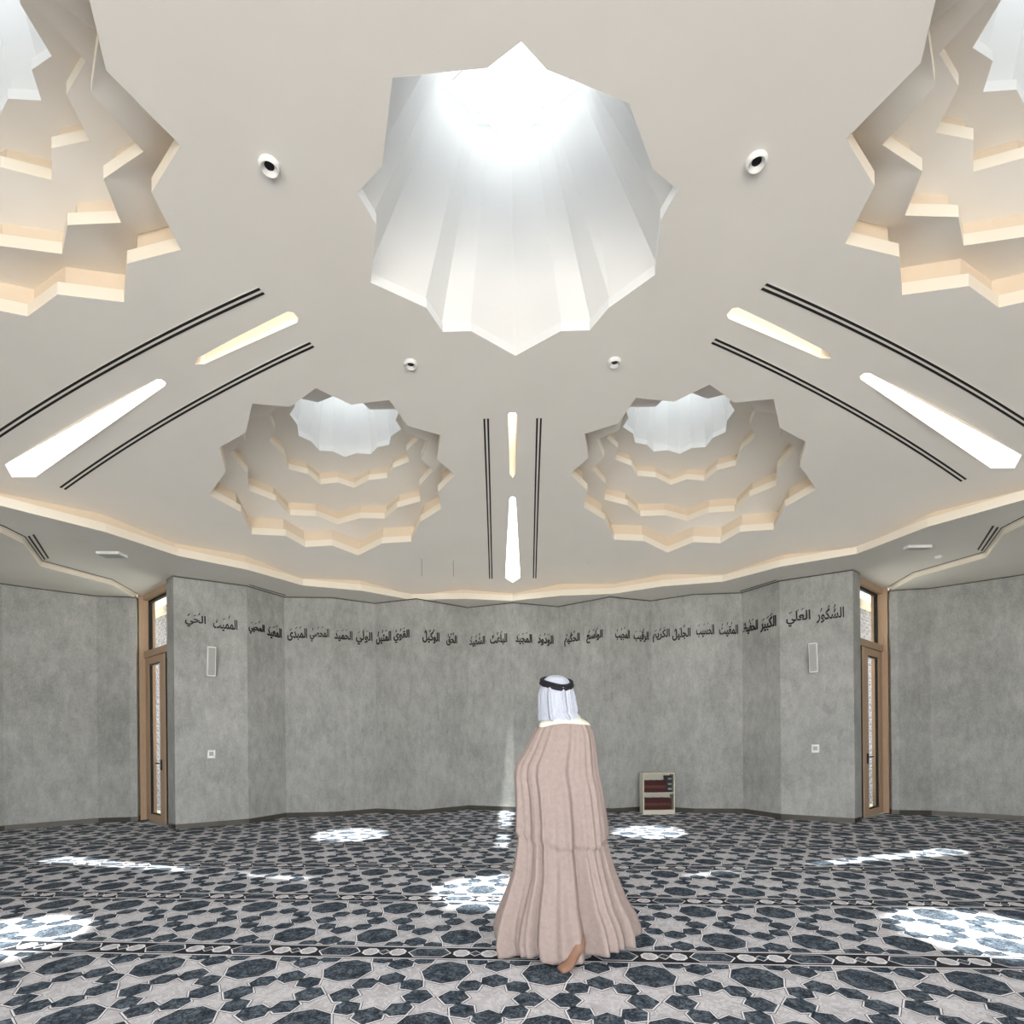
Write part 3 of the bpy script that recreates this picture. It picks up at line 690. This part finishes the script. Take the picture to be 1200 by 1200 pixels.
bx('back_panel', (bx0 + t, by1 - .01, .066), (bx1 - t, by1, bh - t), M['shelf'], root)
def book(x, w, h, z, mat_, band, label, group, d=.17):
    o = empty('book', (x + w / 2, by0 + .05 + d / 2, z)); tag(o, label, 'book', group)
    y0 = by0 + .045; g = .0012
    cv = MB(); cv.box((0, 0, 0), *I3, (x + g, y0, z), (x + w - g, y0 + d, z + h)); cv.build('cover', mat_, o, bevel=.004)
    for zz in ((.36, .60) if band is M['bookbrown'] else (.18, .26), ) if band is M['bookbrown'] else ((.16, .26), (.46, .56), (.78, .88)):
        b = MB(); b.box((0, 0, 0), *I3, (x + g * 2, y0 - .0012, z + h * zz[0]), (x + w - g * 2, y0 + .003, z + h * zz[1])); b.build('spine_label', band, o)
x = bx0 + t + .004
for k in range(11):
    w = .0375; book(x, w, .215 + .004 * (k % 3 == 1), .4055, M['bookred'], M['bookbrown'], 'maroon book with brown spine label in the upper shelf row', 'maroon books on the upper shelf'); x += w
book(x + .001, .030, .30, .4055, M['bookblack'], M['bookblack'], 'tall plain black book beside the maroon row on the upper shelf', 'dark volumes on the upper shelf'); x += .033
book(x + .001, .078, .30, .4055, M['bookblack'], M['booksilver'], 'thick black book with silver bands at the right of the upper shelf', 'dark volumes on the upper shelf')
x = bx0 + t + .006
for k in range(13):
    w = .0385; book(x, w, .208 + .004 * (k % 4 == 1), .0845, M['bookred'], M['bookbrown'], 'maroon book with brown spine label in the lower shelf row', 'maroon books on the lower shelf'); x += w
# ------------------------------------------------------------------ person
PX, PY = .27, -.52
def lerp_rows(rows, h):
    for a, b in zip(rows, rows[1:]):
        if a[0] >= h >= b[0]:
            t = (a[0] - h) / (a[0] - b[0]); t = t * t * (3 - 2 * t) * .5 + t * .5
            return [a[i] + (b[i] - a[i]) * t for i in range(len(a))]
    return list(rows[-1])
person = empty('person', (PX, PY, 0))
tag(person, 'person seen from behind walking in a beige cloak and white headscarf with black cord', 'person')
# body: one skinned surface
def skin_body():
    V = []; E = []; Rr = []
    def add(p, r, par=None):
        V.append((p[0] + PX, p[1] + PY, p[2])); Rr.append(r)
        if par is not None: E.append((par, len(V) - 1))
        return len(V) - 1
    pel = add((.0, .0, .95), (.15, .12)); sp = add((-.01, .01, 1.15), (.14, .11), pel); ch = add((.0, .02, 1.33), (.16, .115), sp)
    nk = add((0, .03, 1.49), (.055, .055), ch); hd = add((-.005, .045, 1.60), (.075, .085), nk); h2 = add((-.01, .045, 1.70), (.078, .092), hd); add((-.01, .04, 1.775), (.05, .055), h2)
    add((-.055, .13, 1.635), (.014, .014), hd)                                    # nose
    for s in (-1, 1):
        sh = add((s * .145 + .01, .02, 1.385), (.055, .055), ch); el = add((s * .20 + (-.03 if s < 0 else 0), -.02 + (.05 if s < 0 else 0), 1.13), (.042, .042), sh)
        wr = add((s * .15, .12, .98), (.028, .028), el); hn = add((s * .13, .17, .93), (.034, .022), wr)
        for k in range(4):
            L_ = (.075, .085, .08, .065)[k]; a = add((s * .13 + (k - 1.5) * .018, .185, .915), (.009, .009), hn)
            b_ = add((s * .13 + (k - 1.5) * .02, .195, .915 - L_ * .55), (.0085, .0085), a); add((s * .13 + (k - 1.5) * .02, .185, .915 - L_), (.007, .007), b_)
        tb = add((s * .105, .155, .95), (.010, .010), wr); add((s * .085, .175, .91), (.009, .009), tb)
    hip = add((-.10, .01, .88), (.09, .09), pel); kn = add((-.10, .12, .50), (.055, .06), hip); an = add((-.10, .13, .10), (.035, .04), kn); he = add((-.10, .11, .045), (.034, .034), an)
    bl = add((-.11, .22, .032), (.038, .028), an); add((-.115, .30, .022), (.034, .018), bl)
    hip = add((.10, .0, .88), (.09, .09), pel); kn = add((.10, .06, .46), (.052, .056), hip); an = add((.085, -.245, .125), (.036, .038), kn); add((.11, -.30, .15), (.036, .034), an)
    bl = add((.015, -.345, .045), (.042, .028), an); add((-.045, -.375, .026), (.038, .020), bl)
    me = bpy.data.meshes.new('body'); me.from_pydata(V, E, []); me.update()
    o = bpy.data.objects.new('body', me); COL.objects.link(o)
    sk = o.modifiers.new('skin', 'SKIN'); o.modifiers.new('sub', 'SUBSURF').levels = 2
    for i, d in enumerate(me.skin_vertices[0].data): d.radius = Rr[i]; d.use_root = (i == 0)
    bpy.context.view_layer.update()
    m2 = bpy.data.meshes.new_from_object(o.evaluated_get(bpy.context.evaluated_depsgraph_get())); bpy.data.objects.remove(o)
    for p in m2.polygons: p.use_smooth = True
    m2.materials.clear(); m2.materials.append(M['skin'])
    o = bpy.data.objects.new('body', m2); COL.objects.link(o); o.parent = person; o.matrix_parent_inverse = Matrix.Translation((-PX, -PY, 0))
skin_body()
N = 220
def ring(row, fold, seed=0.0, n=N, squeeze=1.0):
    h, xl, xr, yb, yf = row[:5]; out = []
    cx, hw = (xl + xr) / 2, (xr - xl) / 2; cy, hd = (yb + yf) / 2, (yf - yb) / 2
    for i in range(n):
        a = 2 * math.pi * i / n; ca, sa = math.cos(a), math.sin(a)
        w = .55 * math.sin(7 * a + 1.3 + seed) + .5 * math.sin(11 * a + .6 - 1.5 * h) + .45 * math.sin(17 * a + 2.1 + seed) + .3 * math.sin(26 * a + .4 + 2 * h) + .25 * math.sin(38 * a + h)
        ex = .86
        x = cx + hw * math.copysign(abs(ca) ** ex, ca) * squeeze + fold * w * ca; y = cy + hd * math.copysign(abs(sa) ** ex, sa) * squeeze + fold * w * sa
        out.append((PX + x, PY + y, h))
    return out
ROWS = [(1.535, -.085, .150, -.075, .12), (1.505, -.125, .195, -.11, .14), (1.455, -.165, .225, -.13, .155), (1.414, -.185, .236, -.135, .16), (1.32, -.235, .250, -.145, .19), (1.235, -.288, .260, -.155, .22), (1.165, -.302, .267, -.165, .235),
        (1.05, -.290, .287, -.18, .23), (.875, -.284, .30, -.19, .22), (.70, -.29, .312, -.205, .22), (.52, -.306, .345, -.225, .23), (.337, -.36, .395, -.255, .26), (.23, -.395, .445, -.275, .29), (.14, -.415, .470, -.285, .31), (.07, -.40, .475, -.285, .31)]
loops = []
hs = [1.535 - i * (1.535 - .07) / 70 for i in range(71)]
for h in hs:
    r = lerp_rows(ROWS, h); fold = .004 + .042 * max(0, (1.48 - h) / 1.4) ** 1.1
    lp = ring(r, fold)
    seam = []
    for i, p in enumerate(lp):                                       # an upper layer ends in a gathered edge at hip height
        a = 2 * math.pi * i / N; he = .74 + .035 * math.sin(a * 2 + .7) + .012 * math.sin(9 * a)
        k = 1.0 if h > he else .93 + .07 * min(1, (he - h) / .5)
        dz = 0
        if h < .3:                                                   # uneven hem: lifted to the right, trailing at the back
            dz = (.3 - h) / .23 * (.035 * math.cos(a - .5) + .02 * math.sin(5 * a) - .01)
        cx, cy = PX + (r[1] + r[2]) / 2, PY + (r[3] + r[4]) / 2
        seam.append((cx + (p[0] - cx) * k, cy + (p[1] - cy) * k, max(.02, p[2] + dz)))
    loops.append(seam)
mb = MB(); mb.loft(loops); cl = mb.build('cloak', M['cloak'], person, smooth=True)
so = cl.modifiers.new('solid', 'SOLIDIFY'); so.thickness = .006; so.offset = -1
# neck braid
mb = MB()
def braid(dh, grow_):
    out = []
    for i in range(N):
        a = 2 * math.pi * i / N; h = 1.525 + dh + .012 * math.cos(a * 1 - 3.6) - .028 * max(0, math.cos(a - 3.75)) ** 6
        r = lerp_rows(ROWS, min(1.535, max(.2, h))); p = ring(r, .002)[i]; cx, cy = PX + (r[1] + r[2]) / 2, PY + (r[3] + r[4]) / 2
        out.append((cx + (p[0] - cx) * (1 + grow_), cy + (p[1] - cy) * (1 + grow_), h))
    return out
mb.loft([braid(.020, .02), braid(.020, .07), braid(-.004, .07), braid(-.026, .06), braid(-.028, .01)]); mb.build('neck_braid', M['braid'], person, smooth=True)
# white robe under the cloak
mb = MB()
TR = [(1.52, -.075, .09, -.05, .09), (1.42, -.17, .19, -.09, .11), (1.1, -.16, .17, -.10, .12), (.8, -.19, .20, -.12, .14), (.4, -.20, .21, -.14, .18), (.16, -.21, .22, -.15, .22)]
mb.loft([ring(lerp_rows(TR, 1.52 - i * .034), .004 + .0002 * i, 1.0, 90) for i in range(41)]); th_ = mb.build('robe', M['thobe'], person, smooth=True)
# headscarf
SR = [(1.832, -.005, .0, .035, .045), (1.826, -.055, .035, -.01, .085), (1.805, -.088, .068, -.045, .115), (1.77, -.106, .090, -.065, .135), (1.73, -.117, .099, -.075, .14), (1.69, -.124, .104, -.08, .145), (1.64, -.124, .110, -.088, .145), (1.60, -.122, .118, -.095, .145), (1.575, -.121, .114, -.092, .145), (1.555, -.122, .130, -.10, .14), (1.535, -.122, .145, -.10, .14), (1.522, -.118, .15, -.095, .13)]
lp = []
for i in range(60):
    h = 1.832 - i * (1.832 - 1.522) / 59; r = lerp_rows(SR, h); fold = 0 if h > 1.77 else .012 * min(1, (1.77 - h) / .08)
    q = ring(r, fold, 2.2, 160)
    if h < 1.74:                                                     # open at the face
        q2 = []
        for j, p in enumerate(q):
            a = 2 * math.pi * j / 160; d = math.cos(a - R(118))
            k = 1 - .55 * max(0, (d - .80) / .2) * min(1, (1.74 - h) / .04)
            cx, cy = PX + (r[1] + r[2]) / 2, PY + (r[3] + r[4]) / 2
            q2.append((cx + (p[0] - cx) * k, cy + (p[1] - cy) * k, p[2]))
        q = q2
    # the whole scarf leans: right side a little lower at the crown
    lp.append([(x, y, z - .05 * (x - PX) * (1 if z > 1.7 else .3)) for x, y, z in q])
mb = MB(); mb.loft(lp); sf = mb.build('headscarf', M['scarf'], person, smooth=True)
mb = MB()
for dz, rr in ((.0, 1.0), (.020, .965)):
    pts = []
    for i in range(64):
        a = 2 * math.pi * i / 64; x, y = .105 * rr * math.cos(a), .108 * rr * math.sin(a)
        pts.append((PX - .008 + x, PY + .034 + y, 1.772 + dz + .30 * y - .075 * x - .012 * max(0, math.cos(a - R(-70))) ** 4))
    mb.tube(pts, .0125, 10, closed=True)
mb.build('head_cord', M['cord'], person, smooth=True)
# ------------------------------------------------------------------ light
w = bpy.data.worlds.new('sky'); sc.world = w; w.use_nodes = True
nt = w.node_tree; bg = nt.nodes['Background']; bg.inputs[1].default_value = 1.0
tc = nt.nodes.new('ShaderNodeTexCoord'); sx = nt.nodes.new('ShaderNodeSeparateXYZ'); mr = nt.nodes.new('ShaderNodeMapRange'); cr = nt.nodes.new('ShaderNodeValToRGB')
mr.inputs[1].default_value = -1; mr.inputs[2].default_value = 1
nt.links.new(tc.outputs['Generated'], sx.inputs[0]); nt.links.new(sx.outputs['Z'], mr.inputs[0]); nt.links.new(mr.outputs[0], cr.inputs[0]); nt.links.new(cr.outputs[0], bg.inputs[0])
e = cr.color_ramp.elements                      # sunlit pale ground, bright haze at the horizon, calmer zenith
e[0].position = 0; e[0].color = (2.3, 2.2, 2.0, 1); e[1].position = 1; e[1].color = (1.15, 1.25, 1.38, 1)
x = e.new(.485); x.color = (2.5, 2.42, 2.25, 1); x = e.new(.515); x.color = (2.6, 2.65, 2.7, 1); x = e.new(.72); x.color = (1.5, 1.58, 1.68, 1)
sun = bpy.data.lights.new('sun', 'SUN'); sun.energy = 5; sun.angle = R(1.9); sun.color = (1, .97, .92)
so = bpy.data.objects.new('sun', sun); COL.objects.link(so); so.location = (0, 0, 20)
so.rotation_euler = Vector((-.035, .125, -1)).to_track_quat('-Z', 'Y').to_euler()
# ------------------------------------------------------------------ camera
cam = bpy.data.cameras.new('camera'); co = bpy.data.objects.new('camera', cam); COL.objects.link(co)
cam.sensor_width = 36; cam.lens = F / 1200 * 36; cam.shift_y = (YH - 600) / 1200; cam.clip_start = .05
co.matrix_world = Matrix.Translation((CX, CY, CZ)) @ Matrix.Rotation(R(90), 4, 'X') @ Matrix.Rotation(ROLL, 4, 'Z')
sc.camera = co
sc.view_settings.view_transform = 'Standard'; sc.view_settings.look = 'None'; sc.view_settings.gamma = 1
sc.view_settings.exposure = 1.95
sc.cycles.max_bounces = 10; sc.cycles.diffuse_bounces = 6; sc.cycles.transparent_max_bounces = 16
sc.cycles.use_denoising = True
